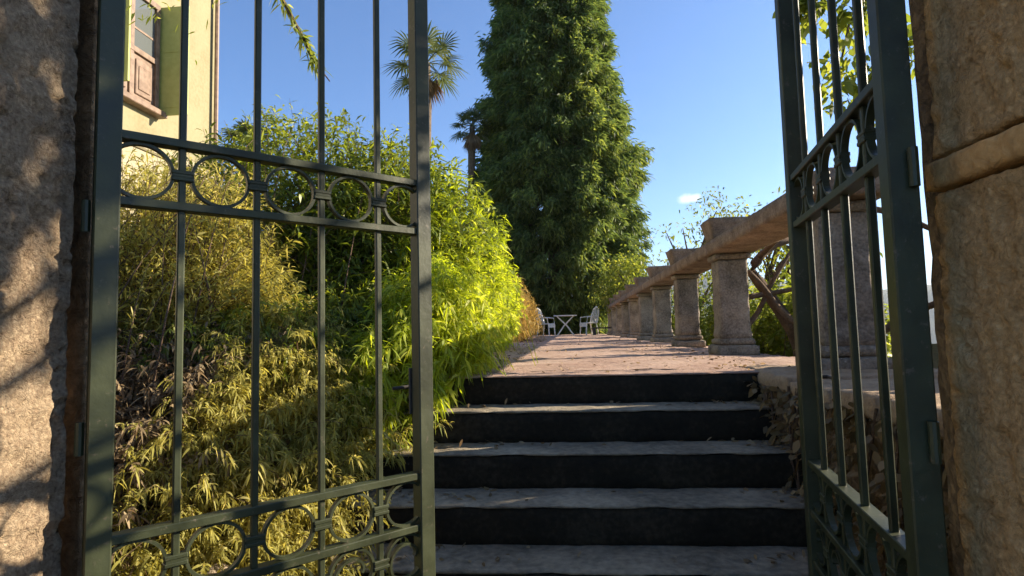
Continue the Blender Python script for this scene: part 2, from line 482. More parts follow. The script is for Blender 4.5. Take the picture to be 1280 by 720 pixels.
# planted bank left of the steps
def bank_z(x, y):
    t = min(1, max(0, (y-1.35)/2.0)); t = t*t*(3-2*t)
    side = min(1.0, max(0.0, (-.98-x)/.55))
    return .02 + (T+.10)*t*(.62+.38*side) + .25*side*t*(1-t)*2 + .07*fr(x, y, 1.6, 4, 2)+.03*fr(x, y, 6, 3, 5)
o = sheet('planted_bank', np.arange(-5.5, -.95, .06), np.arange(1.3, 3.75, .06), bank_z, MAT['soil']); structure(o)
# hillside falling away beyond the balustrade
def hill_z(x, y):
    d = x-2.0
    z = T-.25-.34*d if d < 60 else T-.25-20.4-.5*(d-60)
    return max(z, -95)+.25*fr(x, y, .25)
xs = np.concatenate([np.linspace(2.02, 12, 24), np.linspace(13, 60, 24), np.linspace(65, 320, 24)])
o = sheet('hillside', xs, np.concatenate([np.linspace(-60, 60, 60), np.linspace(70, 600, 30)]), hill_z, MAT['meadow']); structure(o)
o = sheet('far_ground', np.linspace(-2600, 200, 30), np.concatenate([np.linspace(58, 500, 12), np.linspace(700, 2900, 20)]), lambda x, y: -.9-.12*(y-58) if y < 700 else -78-.0*y, MAT['meadow']); structure(o)
o = sheet('lake', [150, 1000, 2900], [-1500, 0, 1500, 2900], lambda x, y: -82.0, MAT['water'], False); structure(o)
# mountains across the lake
def mount(name, dist, a0, a1, hh, seed):
    vs, fs = [], []; na, nr = 90, 14
    for i in range(na):
        a = math.radians(a0+(a1-a0)*i/(na-1))
        prof = hh*(.75+.5*noise.fractal(Vector((a*3.2, seed, 0)), .9, 2, 5))
        for j in range(nr):
            q = j/(nr-1); d = dist*(1+.35*q)
            h = -85+(prof+85)*(1-(1-q)**1.6) + 22*q*(1-q)*4*noise.fractal(Vector((a*14, q*3, seed)), .9, 2, 4)
            vs.append((math.sin(a)*d, math.cos(a)*d, h))
    for i in range(na-1):
        for j in range(nr-1):
            fs.append((i*nr+j, (i+1)*nr+j, (i+1)*nr+j+1, i*nr+j+1))
    o = mesh_obj(name, vs, fs, MAT['mountain'], None, True); structure(o); return o
mount('mountains', 1900, -25, 80, 265, 3.3)

# ------------------------------------------------------------------ staircase
st = thing('stone_staircase', 'dark stone steps in shade climbing from the gate up to the terrace', 'staircase', (0, STAIR_Y, 0))
for k in range(0, 7):
    zt = T-k*STAIR_R
    y1 = .335 if k == 0 else -(k-1)*STAIR_T+.012
    y0 = -k*STAIR_T-.018
    rough_box(SX0, SX1+.04, y0+.01, y1, zt-.014, zt, .022, .005, 9, seed=k+1, edge=.004, fn=(lambda c: -.045*max(0, noise.noise(Vector((c.x*6, c.z*9, 2+k)))-.05) if c.y < -k*STAIR_T+.004 else -.006*max(0, noise.noise(c*7))), parent=st, name='tread', mat=MAT['step' if k else 'terrace'])
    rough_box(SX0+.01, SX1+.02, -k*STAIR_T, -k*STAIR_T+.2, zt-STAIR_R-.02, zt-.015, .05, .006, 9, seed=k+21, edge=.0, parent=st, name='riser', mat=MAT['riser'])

# cheek wall to the right of the steps
cw = thing('retaining_wall', 'rough brown retaining wall beside the right end of the steps', 'wall', (0, 0, 0))
rough_box(1.11, 1.95, 1.32, 3.72, -.02, T-.075, .035, .05, 5, seed=41, edge=.02, parent=cw, name='wall_body', mat=MAT['cheek'])
yy = 1.34
i = 0
while yy < 3.7:
    ln = random.uniform(.34, .52)
    if yy+ln > 3.55: ln = 3.74-yy
    dz = random.uniform(-.012, .012)
    rough_box(1.085+random.uniform(-.015, .02), 1.97, yy+.006, yy+ln-.006, T-.085, T+dz+.004, .035, .012, 7, seed=50+i, edge=.014, parent=cw, name='coping_stone', mat=MAT['coping'])
    yy += ln; i += 1

# ------------------------------------------------------------------ gate pillars
def FN(c):
    # trowelled and weather-eaten render: ridges, pits and lost patches
    w = Vector((noise.noise(c*9), noise.noise(c*9+Vector((4, 0, 0))), noise.noise(c*9+Vector((0, 8, 0)))))*.06
    d = c+w
    ridge = 1-abs(noise.noise(Vector((d.x*30, d.y*30, d.z*21))))*2.2
    pit = -.016*max(0, noise.noise(d*34+Vector((9, 0, 0)))-.28)/.5
    patch = -.006*max(0, min(1, (noise.noise(c*4.1+Vector((2, 5, 1)))-.1)*8))
    return .0065*ridge-.003+pit+patch
pl = thing('gate_pillar', 'rough rendered gate pillar on the left, sunlit near its foot', 'pillar', (0, 0, 0), group='pillars either side of the gate')
LX, RX = -1.055, .70
rough_box(-1.75, LX, .45, 1.157, -.1, 3.4, (.06, .0075, .0085), .003, 26, seed=61, edge=.005, parent=pl, name='rendered_body', mat=MAT['stucco'], fn=FN)
rough_box(-1.75, LX-.3, 1.154, 1.255, -.1, 3.4, .05, .006, 8, seed=62, edge=0, parent=pl, name='shade_slot', mat=MAT['cheek'])  # slot added, in a darker material, to make the shadow strip beside the stile
rough_box(-1.75, LX-.052, 1.25, 1.275, -.1, 3.4, .025, .003, 8, seed=63, edge=.008, parent=pl, name='rear_arris', mat=MAT['cheek'])  # block behind the added slot, darker material deepens the shade strip
pr_ = thing('gate_pillar', 'rough ochre gate pillar on the right with a moulded stone band, in shade', 'pillar', (0, 0, 0), group='pillars either side of the gate')
BZ0, BZ1 = E+.236, E+.290
rough_box(RX, 1.5, .4, 1.118, -.1, BZ0-.004, (.06, .0075, .0085), .003, 26, seed=71, edge=.005, parent=pr_, name='rendered_body', mat=MAT['stucco_bounce'], fn=FN)
rough_box(RX+.004, 1.5, .4, 1.118, BZ1+.008, 3.4, (.06, .0075, .0085), .003, 26, seed=72, edge=.005, parent=pr_, name='rendered_body', mat=MAT['stucco_bounce'], fn=FN)
rough_box(RX-.012, 1.51, .39, 1.121, BZ0, BZ1, .012, .004, 12, seed=73, edge=.005, parent=pr_, name='moulded_band', mat=MAT['stucco_band'])
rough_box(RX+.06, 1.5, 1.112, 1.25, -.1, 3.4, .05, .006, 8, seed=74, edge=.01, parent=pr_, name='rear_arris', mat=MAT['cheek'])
# garden boundary walls running off either side
for nm, lab, x0, x1, sd in (('boundary_wall', 'rendered boundary wall running left from the gate pillar', -7, -1.76, 81), ('boundary_wall', 'rendered boundary wall running right from the gate pillar', 1.53, 7, 82)):
    w_ = rough_box(x0, x1, .6, 1.0, -.1, 2.0, .12, .02, 4, seed=sd, edge=.02, name=nm, mat=MAT['stucco'])
    tag(w_, lab, 'wall', 'boundary walls')

# ------------------------------------------------------------------ iron gates
GL = .85
Z1, Z2, Z3, Z4, Z5 = [E+q for q in (.4586, .3077, -.4286, -.5778, -.727)]
ZB, ZT = .27, 3.0
def gate(label, hx, hy, ang, flip):
    g = thing('iron_gate', label, 'gate', (hx, hy, 0), ang, 'pair of iron gate leaves')
    s = .048
    for x0 in (0, GL-s):
        mb = MB(); mb.box(x0, x0+s, -s/2, s/2, ZB-.03, ZT+.03, .003); mb.build('stile', MAT['paint'], g)
    for z in (Z1, Z2, Z3, Z4, Z5, ZB+.02, ZT-.02, ZT-.17):
        mb = MB(); mb.box(s-.004, GL-s+.004, -.018, .018, z-.010, z+.010, .002); mb.build('rail', MAT['paint'], g)
    bx = [GL*q for q in (.2, .4, .6, .8)]
    for x in bx:
        mb = MB(); mb.box(x-.008, x+.008, -.008, .008, ZB+.03, ZT-.03, .0025)
        mb.build('bar', MAT['paint'], g)
    edges = [s]+bx+[GL-s]
    for zc_i, (za, zb) in enumerate(((Z1, Z2), (Z3, Z4), (Z4, Z5), (ZT-.02, ZT-.17))):
        zc = (za+zb)/2; R = abs(za-zb)/2-.0125
        for i in range(5):
            x0 = edges[i]+(.008 if i else 0); x1 = edges[i+1]-(.008 if i < 4 else 0)
            xc = (x0+x1)/2
            if i == 0: xc = x1-R-.012
            if i == 4: xc = x0+R+.012
            mb = MB()
            if zc_i != 2:
                pts = [Vector((xc+R*math.cos(t)*1.02, 0, zc+R*math.sin(t))) for t in [2*math.pi*k/36 for k in range(36)]]
                pts.append(pts[0].copy())
                mb.band(pts, .007, .016); mb.build('ring', MAT['paint'], g)
            else:
                pts = []
                for k in range(61):
                    q = k/60; t = math.pi*.05+q*2*math.pi*1.55
                    r = R*(1-.02*q) if q < .55 else R*(.99-.78*((q-.55)/.45)**.85)
                    dx = 0 if q < .55 else .25*R*((q-.55)/.45)
                    pts.append(Vector((xc-r*math.cos(t)*1.02+dx, 0, zc+r*math.sin(t))))
                mb.band(pts, .007, .016); mb.build('scroll', MAT['paint'], g)
        for x in bx:
            mb = MB()
            mb.box(x-.024, x+.024, -.0125, .0125, zc+.003, zc+.013, .002)
            mb.box(x-.024, x+.024, -.0125, .0125, zc-.013, zc-.003, .002)
            mb.box(x-.020, x+.020, -.0115, .0115, zc-.0032, zc+.0032)
            mb.build('collar', MAT['paint'], g)
    for z in (.62, E-.21, E+.27, 2.3):
        mb = MB(); mb.tube([(-.011, .012*flip, z-.035), (-.011, .012*flip, z+.035)], .0085, 10); mb.build('hinge', MAT['paint'], g)
    mb = MB(); mb.box(GL-s-.006, GL-.006, .0245*flip if flip > 0 else -.034, .034 if flip > 0 else -.0245, E-.25, E-.11, .002)
    mb.tube([(GL-.028, .03*flip, E-.17), (GL-.028, .06*flip, E-.17), (GL-.09, .066*flip, E-.172)], [.006, .006, .005], 8)
    mb.build('latch', MAT['iron'], g)
    return g
g1 = gate('left leaf of the green iron gate, swung inward and partly sunlit', -1.0101, 1.1526, .7845, 1)
g2 = gate('right leaf of the green iron gate, swung in almost edge on', .6216, 1.064, 1.3979, -1)

# ------------------------------------------------------------------ balustrade
bal = thing('stone_balustrade', 'weathered stone balustrade with square posts along the right edge of the terrace', 'balustrade', (1.58, 3.4, T))
bdir = Vector((.02, 1, 0)).normalized()
bang = -math.atan2(.02, 1)
bal.rotation_euler = (0, 0, bang)
post_y = [.0, 2.2, 4.32, 6.4, 8.45, 10.5, 12.55, 14.6, 16.65, 18.7]
RB, RT = .935, 1.075             # underside and top of rail above terrace
post_proto = None
def make_post(y, seed):
    w = .137
    def taper(c):
        q = c.z/.9
        return -.005*q + (.018*max(0, 1-(c.z-.14)/.1) if c.z < .24 else 0) + .006*noise.noise(c*13)
    p = rough_box(-w, w, y-w, y+w, .135, RB-.06, .03, .012, 6, seed=seed, edge=.01, parent=bal, name='post', mat=MAT['stone_post'], fn=taper)
    rough_box(-w-.055, w+.055, y-w-.055, y+w+.055, -.03, .075, .035, .008, 6, seed=seed+1, edge=.016, parent=p, name='base', mat=MAT['stone_post'])
    rough_box(-w-.03, w+.03, y-w-.03, y+w+.03, .073, .138, .035, .008, 6, seed=seed+4, edge=.02, parent=p, name='base_moulding', mat=MAT['stone_post'])
    rough_box(-w-.028, w+.028, y-w-.028, y+w+.028, RB-.062, RB-.002, .035, .007, 6, seed=seed+2, edge=.012, parent=p, name='capital', mat=MAT['stone_post'])
    first = seed == 100
    def flare(c):
        q = 1+(.0 if first else .34)*max(0, (c.z-RT))/.19
        return Vector((-.03+(c.x+.03)*q, y+(c.y-y)*q, c.z))
    rough_box(-.125 if first else -w-.03, w+.0, y-w-.01, y+w+.01, RT-.02, RT+(.05 if first else .19), .035, .009, 7, seed=seed+3, edge=.007, parent=p, name='cap_stone', mat=MAT['stone_rail'], shape=flare)
    return p
for i, y in enumerate(post_y): make_post(y, 100+7*i)
for i in range(len(post_y)-1):
    rough_box(-.2, .2, post_y[i]+.004 if i else -.3, post_y[i+1]-.004, RB, RT-.02, .035, .010, 9, seed=200+i, edge=.004, fn=lambda c: .008*noise.noise(c*16), parent=bal, name='rail', mat=MAT['stone_rail'])

# ------------------------------------------------------------------ house
HX = -8.0
hs = thing('house', 'yellow rendered villa with olive shutters and a tall brown window', 'house', (HX, 0, T-.05))
mb = MB(); mb.box(-9, 0, 2, 12.6, -.6, 10.5); mb.build('wall', MAT['house'], hs)
mb = MB(); mb.box(-9, .06, 1.98, 12.65, -.6, 3.95, .02); mb.build('plinth', MAT['house_pale'], hs)
mb = MB(); mb.box(-9.1, .12, 1.9, 12.72, 3.95, 4.15, .03); mb.build('string_course', MAT['house_pale'], hs)
mb = MB(); mb.box(-9.6, .55, 1.5, 13.2, 10.5, 10.75, .03); mb.build('eaves', MAT['house_pale'], hs)
mb = MB(); mb.v = [Vector(q) for q in ((-9.8, 1.2, 10.75), (.75, 1.2, 10.75), (.75, 13.5, 10.75), (-9.8, 13.5, 10.75), (-4.5, 5, 13), (-4.5, 10.2, 13))]
mb.f = [[0, 1, 4], [1, 2, 5, 4], [2, 3, 5], [3, 0, 4, 5], [3, 2, 1, 0]]; mb.build('roof', MAT['roof'], hs)
def house_window(y0, y1, z0, z1, shut=True):
    w = MB(); fw = .1
    w.box(.002, .075, y0-fw, y0, z0, z1, .006); w.box(.002, .075, y1, y1+fw, z0, z1, .006); w.box(.002, .075, y0-fw, y1+fw, z1, z1+.12, .006)
    w.box(.002, .06, (y0+y1)/2-.05, (y0+y1)/2+.05, z0, z1, .005)
    zt_ = z0+(z1-z0)*.46
    w.box(.002, .07, y0, y1, zt_-.05, zt_+.06, .006)
    win = w.build('window', MAT['wood'], hs)
    for a, c in ((y0, (y0+y1)/2-.05), ((y0+y1)/2+.05, y1)):
        q = MB(); q.box(.003, .022, a+.002, c-.002, zt_+.062, z1-.002); q.build('pane', MAT['glass'], win)
        q = MB(); q.box(.002, .02, a+.002, c-.002, z0+.002, zt_-.052); q.box(.02, .05, a+.07, c-.07, z0+.1, zt_-.15, .012); q.box(.05, .065, a+.13, c-.13, z0+.2, zt_-.28, .01); q.build('panel', MAT['wood'], win)
        for zz in (zt_+.45,):
            q = MB(); q.box(.003, .034, a+.002, c-.002, zz-.02, zz+.02); q.build('glazing_bar', MAT['wood'], win)
    q = MB(); q.box(.0, .2, y0-.2, y1+.2, z0-.16, z0-.04, .015); q.box(0, .13, y0-.15, y1+.15, z0-.04, z0-.002, .01); q.build('sill', MAT['wood'], win)
    if shut:
        for yc, s in ((y1+fw+.04, 1), (y0-fw-.09, -1)):
            sh = MB(); sh.box(.02, .64, yc, yc+.045, z0-.1, z1+.12, .004)
            so_ = sh.build('shutter', MAT['shutter'], hs)
            q = MB(); q.box(.09, .57, yc-.008, yc-.001, z0+.05, z0+1.1, .003); q.box(.09, .57, yc-.008, yc-.001, z0+1.2, z1+.02, .003); q.build('panel', MAT['shutter'], so_)
mb = MB(); mb.tube([(.11, 12.45, 10.45), (.11, 12.45, 4.3), (.11, 12.45, -.3)], .05, 8); mb.build('downpipe', MAT['wood'], hs)
house_window(9.25, 10.5, 4.9, 6.95)
house_window(5.6, 6.85, 4.9, 6.95)

# ------------------------------------------------------------------ conifer
def quads(P, D, L, Wd):
    P = np.asarray(P, float); D = unit(np.asarray(D, float)); n = len(P)
    L = np.broadcast_to(L, (n,))[:, None]; Wd = np.broadcast_to(Wd, (n,))[:, None]
    sd = unit(np.cross(D, RNG.normal(0, 1, (n, 3))))
    vv = np.stack([P, P+D*L*.5+sd*Wd*.5, P+D*L+np.array([0, 0, -.1])*L, P+D*L*.5-sd*Wd*.5], 1).reshape(-1, 3)
    return vv, np.arange(n*4), np.full(n, 4)
def conifer(base, h, prof, ncl, label):
    t = thing('conifer_tree', label, 'tree', base)
    mb = MB(); mb.tube([(0, 0, 0), (.05, .05, h*.3), (0, 0, h*.65), (0, 0, h*.98)], [.45, .34, .18, .03], 9); mb.build('trunk', MAT['bark'], t)
    packs = []; br = MB()
    zs = [p[0] for p in prof]; rs = [p[1] for p in prof]
    for c in range(ncl):
        q = 1-(1-RNG.uniform(0, 1))**.72
        z = .15+q*(h-.4)
        a = RNG.uniform(0, 2*math.pi)
        bump = 1+.2*noise.fractal(Vector((math.cos(a)*1.6, math.sin(a)*1.6, z*.5)), .9, 2, 3)
        R = float(np.interp(z/h, zs, rs))*bump
        inner = c % 3 == 0
        rad = R*(RNG.uniform(.35, .75) if inner else RNG.uniform(.78, 1.0))
        ctr = np.array([math.cos(a)*rad+(-.35*max(0, q-.45)*2), math.sin(a)*rad, z])
        if c % 5 == 0: br.tube([(0, 0, z+R*.25), tuple(ctr*np.array([.55, .55, 1])+np.array([0, 0, R*.05])), tuple(ctr)], [.05, .035, .012], 4, cap=False)
        m_ = 170
        out = np.array([math.cos(a), math.sin(a), 0])
        sz = RNG.uniform(.28, .55)*(1.3 if inner else 1)*(1.5 if c % 11 == 0 else 1)
        # a plume: fronds fanning out of a shoot that leans outward and nods
        tt = RNG.uniform(0, 1, (m_, 1))
        ax = out*.75+np.array([0, 0, .35])
        pp = ctr + ax*(tt-.5)*sz*1.7 + RNG.normal(0, 1, (m_, 3))*sz*(.5*(1-.55*tt)) - np.array([0, 0, .55])*sz*tt**2
        dd = out*RNG.uniform(.2, .9, (m_, 1)) + RNG.normal(0, .38, (m_, 3)) + np.array([0, 0, -.55])
        packs.append(quads(pp, dd, RNG.uniform(.18, .42, m_), RNG.uniform(.04, .085, m_)))
    foliage_obj('foliage', packs, MAT['l_conifer'], t, True)
    br.build('branch', MAT['bark'], t)
    return t
conifer((-.1, 27.0, T-.3), 25.5, [(0, 2.5), (.05, 3.4), (.12, 3.85), (.25, 3.8), (.4, 3.5), (.5, 3.1), (.66, 2.4), (.8, 1.5), (.93, .8), (1, .1)], 2500, 'towering dark green conifer standing beyond the end of the terrace')

# ------------------------------------------------------------------ palms
def palm(base, h, R, label, nl=24, dead=9, lean=(.3, .1), seed=0):
    t = thing('palm_tree', label, 'palm', base, group='fan palms behind the shrubs')
    mb = MB(); pts = [(lean[0]*q*q, lean[1]*q*q, h*q) for q in np.linspace(0, 1, 8)]
    mb.tube(pts, [.17, .15, .14, .14, .14, .15, .17, .12], 9); mb.build('trunk', MAT['palm_bark'], t, True)
    top = Vector(pts[-1])
    for k in range(nl+dead):
        deadl = k >= nl
        a = k*2.399+random.uniform(-.2, .2)
        el = math.radians(75-118*(k/nl)**.85) if not deadl else math.radians(random.uniform(-86, -58))
        d = Vector((math.cos(a)*math.cos(el), math.sin(a)*math.cos(el), math.sin(el)))
        pet = R*.52*random.uniform(.85, 1.1)*(1 if not deadl else .7)
        p1 = top+d*pet+Vector((0, 0, -.10*pet))
        mb = MB(); mb.tube([top, top+d*pet*.5, p1], [.018, .014, .01], 4, cap=False)
        # fan of blades
        side = d.cross(Vector((0, 0, 1)));
        if side.length < .05: side = Vector((1, 0, 0))
        side.normalize(); upn = side.cross(d)
        fr_ = R*.55*random.uniform(.85, 1.15)
        nb = 17
        for b_ in range(nb):
            g = math.radians(-115+230*b_/(nb-1))*(1 if not deadl else .45)
            bd = (d*math.cos(g)+side*math.sin(g)).normalized()
            ln = fr_*(1-.25*abs(g)/2)
            bs = bd.cross(upn).normalized()*.032
            dr = Vector((0, 0, -1))*ln*random.uniform(.12, .4)
            n0 = len(mb.v)
            mb.v += [p1-bs*.3, p1+bs*.3, p1+bd*ln*.6-bs+dr*.2, p1+bd*ln*.6+bs+dr*.2, p1+bd*ln+dr]
            mb.f += [[n0, n0+1, n0+3, n0+2], [n0+2, n0+3, n0+4]]
        mb.build('leaf', MAT['l_palm_dry' if deadl else 'l_palm'], t)
    return t
palm((-4.12, 17.6, T-.2), 9.1, 1.42, 'tall fan palm whose crown shows behind the gate leaf, against the sky', 19, 7, lean=(.08, 0))
palm((-3.95, 25.4, T-.4), 10.0, 1.15, 'smaller dark fan palm close against the left side of the conifer', 22, 10, (.2, 0))
palm((-9.0, 15.6, T-.2), 5.9, 1.0, 'fan palm half hidden behind the corner of the yellow house', 22, 8, (.2, 0))

# ------------------------------------------------------------------ shrubs on the left
def shrub(name, label, loc, ells, nst, mat, nleaf, L, Wd, droop, rise, parts=0, base_r=.5, cat='shrub', frac=.55, stem_r=.006, shell=.55, lower=-.6, spread=.6, group=None, kind=None, stem_mat=None):
    t = thing(name, label, cat, loc, group=group)
    ends = np.concatenate([ellip(c, r, int(nst*w), shell, lower) for c, r, w in ells])
    RNG.shuffle(ends)
    cc = np.array(loc)
    b_ = cc + np.stack([RNG.normal(0, base_r, len(ends)), RNG.normal(0, base_r, len(ends)), np.zeros(len(ends))], 1)
    b_[:, :2] += (ends[:, :2]-cc[:2])*.35
    stem_shrub(t, b_, ends, mat, nleaf, L, Wd, droop, stem_r, rise, part_leaves=parts, kind=kind or name, frac=frac, spread=spread, stem_mat=stem_mat)
    return t
def el(x, y, z): return (x, y, z+E)
shrub('leafy_shrub', 'big arching green shrub behind the left gate leaf, dark in its hollows', (-1.9, 4.6, T), [(el(-2.25, 4.8, .75), (1.5, 1.0, 1.3), .5), (el(-1.3, 4.6, .6), (.85, .8, 1.1), .3), (el(-1.7, 3.9, -.1), (1.0, .5, .5), .2)], 1900, MAT['l_bush'], 46, .1, .017, .5, .3, 160, .4, lower=-.3, shell=.72)
shrub('leafy_shrub', 'bright yellow green shrub spilling over the left end of the steps', (-.95, 4.2, T), [(el(-.8, 3.6, -.02), (.4, .6, .55), .45), (el(-.95, 4.8, .55), (.58, .9, .9), .4), (el(-.92, 3.1, -.3), (.3, .4, .35), .15)], 1150, MAT['l_bright'], 46, .085, .012, .45, .22, 120, .22, lower=-.8, stem_r=.003, stem_mat=MAT['l_bright'])
shrub('leafy_shrub', 'yellow green shrub further along the left edge of the terrace', (-1.0, 7.6, T), [(el(-1.05, 7.4, .4), (.55, 1.5, .9), 1)], 700, MAT['l_bright'], 46, .1, .016, .45, .2, 0, .2, lower=-.9, stem_r=.003, stem_mat=MAT['l_bright'])
shrub('golden_shrub', 'golden feathery shrub at the left behind the hinge stile', (-2.5, 3.4, T-.2), [(el(-2.55, 3.5, .5), (.85, .6, .8), .7), (el(-2.0, 3.3, .1), (.55, .45, .45), .3)], 1300, MAT['l_gold'], 54, .065, .009, .35, .2, 100, .35)
def trailing(label, n_, xr, yr, h, mat, nl, L, Wd, parts):
    # low trailing growth rooted all over the bank, shoots hanging downhill
    x = RNG.uniform(*xr, n_); y = RNG.uniform(*yr, n_)
    z = np.array([bank_z(a_, c_) for a_, c_ in zip(x, y)])
    B = np.stack([x, y, z-.02], 1)
    En = B+np.stack([RNG.normal(.1, .14, n_), RNG.normal(-.12, .12, n_), RNG.uniform(.03, h, n_)], 1)
    t = thing('trailing_weeds', label, 'weeds', (sum(xr)/2, sum(yr)/2, bank_z(sum(xr)/2, sum(yr)/2)), group=None)
    stem_shrub(t, B, En, mat, nl, L, Wd, .5, .003, .12, part_leaves=parts, kind=mat.name, frac=.8)
trailing('sunlit yellow green weeds trailing down the bank beside the steps', 1500, (-1.75, -.98), (1.75, 3.3), .3, MAT['l_gold'], 52, .042, .0072, 110)
trailing('fresher green weeds on the upper bank under the big shrub', 500, (-2.3, -1.0), (2.9, 3.7), .35, MAT['l_bush'], 44, .055, .009, 40)
trailing('withered brown growth on the bank behind the hinge stile', 750, (-2.9, -1.7), (1.9, 3.2), .3, MAT['l_dry'], 26, .06, .012, 60)
shrub('straw_grass_clump', 'dry straw coloured grass clump by the far end of the terrace border', (-.95, 12.5, T), [(el(-1.12, 12.5, .4), (.5, 1.5, .85), 1)], 560, MAT['l_straw'], 44, .14, .014, .5, .2, 0, .35, cat='grass clump', stem_r=.002, stem_mat=MAT['l_straw'], lower=-.8)
shrub('straw_grass_clump', 'pale bleached grass clump left of the white garden chair', (-1.2, 16.5, T), [(el(-1.4, 16.5, .4), (.45, 1.8, .8), 1)], 300, MAT['l_straw'], 34, .16, .018, .5, .2, 0, .35, cat='grass clump', stem_r=.002, stem_mat=MAT['l_straw'], lower=-.8)

# rocks in the bank
def boulder(label, p, r, seed):
    bm = bmesh.new(); bmesh.ops.create_icosphere(bm, subdivisions=4, radius=1)
    for v in bm.verts:
        c = v.co.copy()
        v.co = Vector((c.x*r[0], c.y*r[1], c.z*r[2]))*(1+.28*noise.fractal(c*1.3+Vector((seed, 0, 0)), .9, 2, 4))
    mb = MB(); mb.add_bm(bm); bm.free()
    o = mb.build('boulder', MAT['rock'], None, True); o.location = p
    tag(o, label, 'boulder')
boulder('pale sunlit boulder behind the lower rings of the left gate leaf', (-1.2, 1.98, .42), (.2, .16, .17), 1.3)
# dry grass and dead leaves on the bank
n = 5200
bx_ = RNG.uniform(-2.9, -.98, n); by_ = RNG.uniform(1.5, 3.6, n)
bz_ = np.array([bank_z(a, c) for a, c in zip(bx_, by_)])
P = np.stack([bx_, by_, bz_], 1)
D = RNG.normal(0, .5, (n, 3))+np.array([.15, -.15, .8])
o = foliage_obj('dry_grass', [leaves(P, D, RNG.uniform(.06, .2, n), RNG.uniform(.004, .009, n), .9)], MAT['l_straw'], None, True); tag(o, 'dry grass growing over the bank', 'grass', kind='stuff')
n = 2600
bx_ = RNG.uniform(-2.6, -.95, n); by_ = RNG.uniform(1.45, 3.6, n)
bz_ = np.array([bank_z(a, c)+.012 for a, c in zip(bx_, by_)])
o = foliage_obj('fallen_leaves', [leaves(np.stack([bx_, by_, bz_], 1), RNG.normal(0, .5, (n, 3))*np.array([1, 1, .5])+np.array([0, 0, .1]), RNG.uniform(.03, .075, n), RNG.uniform(.015, .032, n), .2)], MAT['l_dry'], None, True); tag(o, 'dead leaves lying on the bank', 'leaves', kind='stuff')
n = 1500
lx = np.where(RNG.uniform(0, 1, n) < .45, -.35-RNG.exponential(.35, n), np.where(RNG.uniform(0, 1, n) < .6, 1.38-RNG.exponential(.25, n), RNG.uniform(-1.2, 1.4, n))); lx = np.clip(lx, -2.2, 1.4)
ly = STAIR_Y+.05+RNG.uniform(.02, 1, n)**1.5*12
lz = np.array([terr_z(a, c)+.004 for a, c in zip(lx, ly)])
o = foliage_obj('leaf_litter', [leaves(np.stack([lx, ly, lz], 1), RNG.normal(0, .5, (n, 3))*np.array([1, 1, .18])+np.array([0, 0, .05]), RNG.uniform(.015, .05, n), RNG.uniform(.008, .02, n), .1)], MAT['l_dry'], None, True); tag(o, 'fallen leaves scattered on the terrace', 'leaves', kind='stuff')

n = 420
k_ = RNG.integers(1, 6, n); lx = np.where(RNG.uniform(0, 1, n) < .6, SX0+.1+RNG.exponential(.35, n), SX1-.03-RNG.exponential(.12, n)); lx = np.clip(lx, SX0+.05, SX1-.02)
ly = STAIR_Y-k_*STAIR_T+RNG.beta(2.2, 1.1, n)*(STAIR_T-.02); lz = T-k_*STAIR_R+.006
o = foliage_obj('step_litter', [leaves(np.stack([lx, ly, lz], 1), RNG.normal(0, .5, (n, 3))*np.array([1, 1, .2])+np.array([0, 0, .08]), RNG.uniform(.02, .055, n), RNG.uniform(.01, .022, n), .15)], MAT['l_dry'], None, True); tag(o, 'dead leaves gathered on the stone steps', 'leaves', kind='stuff')

# ivy on the cheek wall
n = 1500
iy = RNG.uniform(1.4, 3.35, n); iz = T-.05-RNG.uniform(0, 1, n)**1.3*1.0
P = np.stack([np.full(n, 1.085)+RNG.uniform(-.05, .02, n), iy, iz], 1)
D = RNG.normal(0, .6, (n, 3))+np.array([-.5, -.1, -.5])
iv = thing('ivy', 'dry brownish ivy hanging over the wall right of the steps', 'ivy', (1.1, 2.4, .3))
P -= np.array(iv.location)
foliage_obj('foliage', [leaves(P, D, RNG.uniform(.03, .07, n), RNG.uniform(.02, .04, n), .2)], MAT['l_ivy'], iv, True)
mb = MB()
for k in range(14):
    y_ = random.uniform(-.9, .9); mb.tube([(-.02, y_, .82), (-.05, y_+random.uniform(-.1, .1), .5), (-.035, y_+random.uniform(-.2, .2), .1)], [.006, .005, .003], 4)
mb.build('stem', MAT['bark'], iv)['kind'] = 'stuff'

# ------------------------------------------------------------------ garden furniture
def chair(loc, rz, label, mat):
    c = thing('garden_chair', label, 'chair', loc, rz, 'chairs at the far end of the terrace')
    mb = MB(); mb.box(-.23, .23, -.22, .22, .42, .45, .008)
    mb.box(-.23, .23, -.235, -.2, .30, .42, .005); mb.build('seat', mat, c)
    mb = MB()
    for x in (-.2, -.1, 0, .1, .2): mb.tube([(x, .21, .45), (x*1.05, .3, .75), (x*.9, .34, 1.0-.6*abs(x))], .016, 6)
    pts = [(-.23, .21, .43), (-.235, .29, .75), (-.17, .335, .93), (0, .35, 1.02), (.17, .335, .93), (.235, .29, .75), (.23, .21, .43)]
    mb.tube(pts, .022, 6); mb.build('backrest', mat, c)
    for x in (-.2, .2):
        mb = MB(); mb.tube([(x, -.2, .42), (x*1.1, -.23, 0)], .022, 6); mb.build('leg', mat, c)
        mb = MB(); mb.tube([(x, .2, .42), (x*1.1, .27, 0)], .022, 6); mb.build('leg', mat, c)
        mb = MB(); mb.tube([(x*1.15, .27, .68), (x*1.2, 0, .66), (x*1.2, -.18, .64), (x*1.15, -.2, .44)], .018, 6); mb.build('armrest', mat, c)
    return c
chair((-.5, 20.6, T), math.radians(62), 'white garden chair left of the small table, seen side on', MAT['white_iron'])
chair((1.0, 20.6, T), math.radians(-62), 'white garden chair right of the small table, tilted back', MAT['white_iron'])
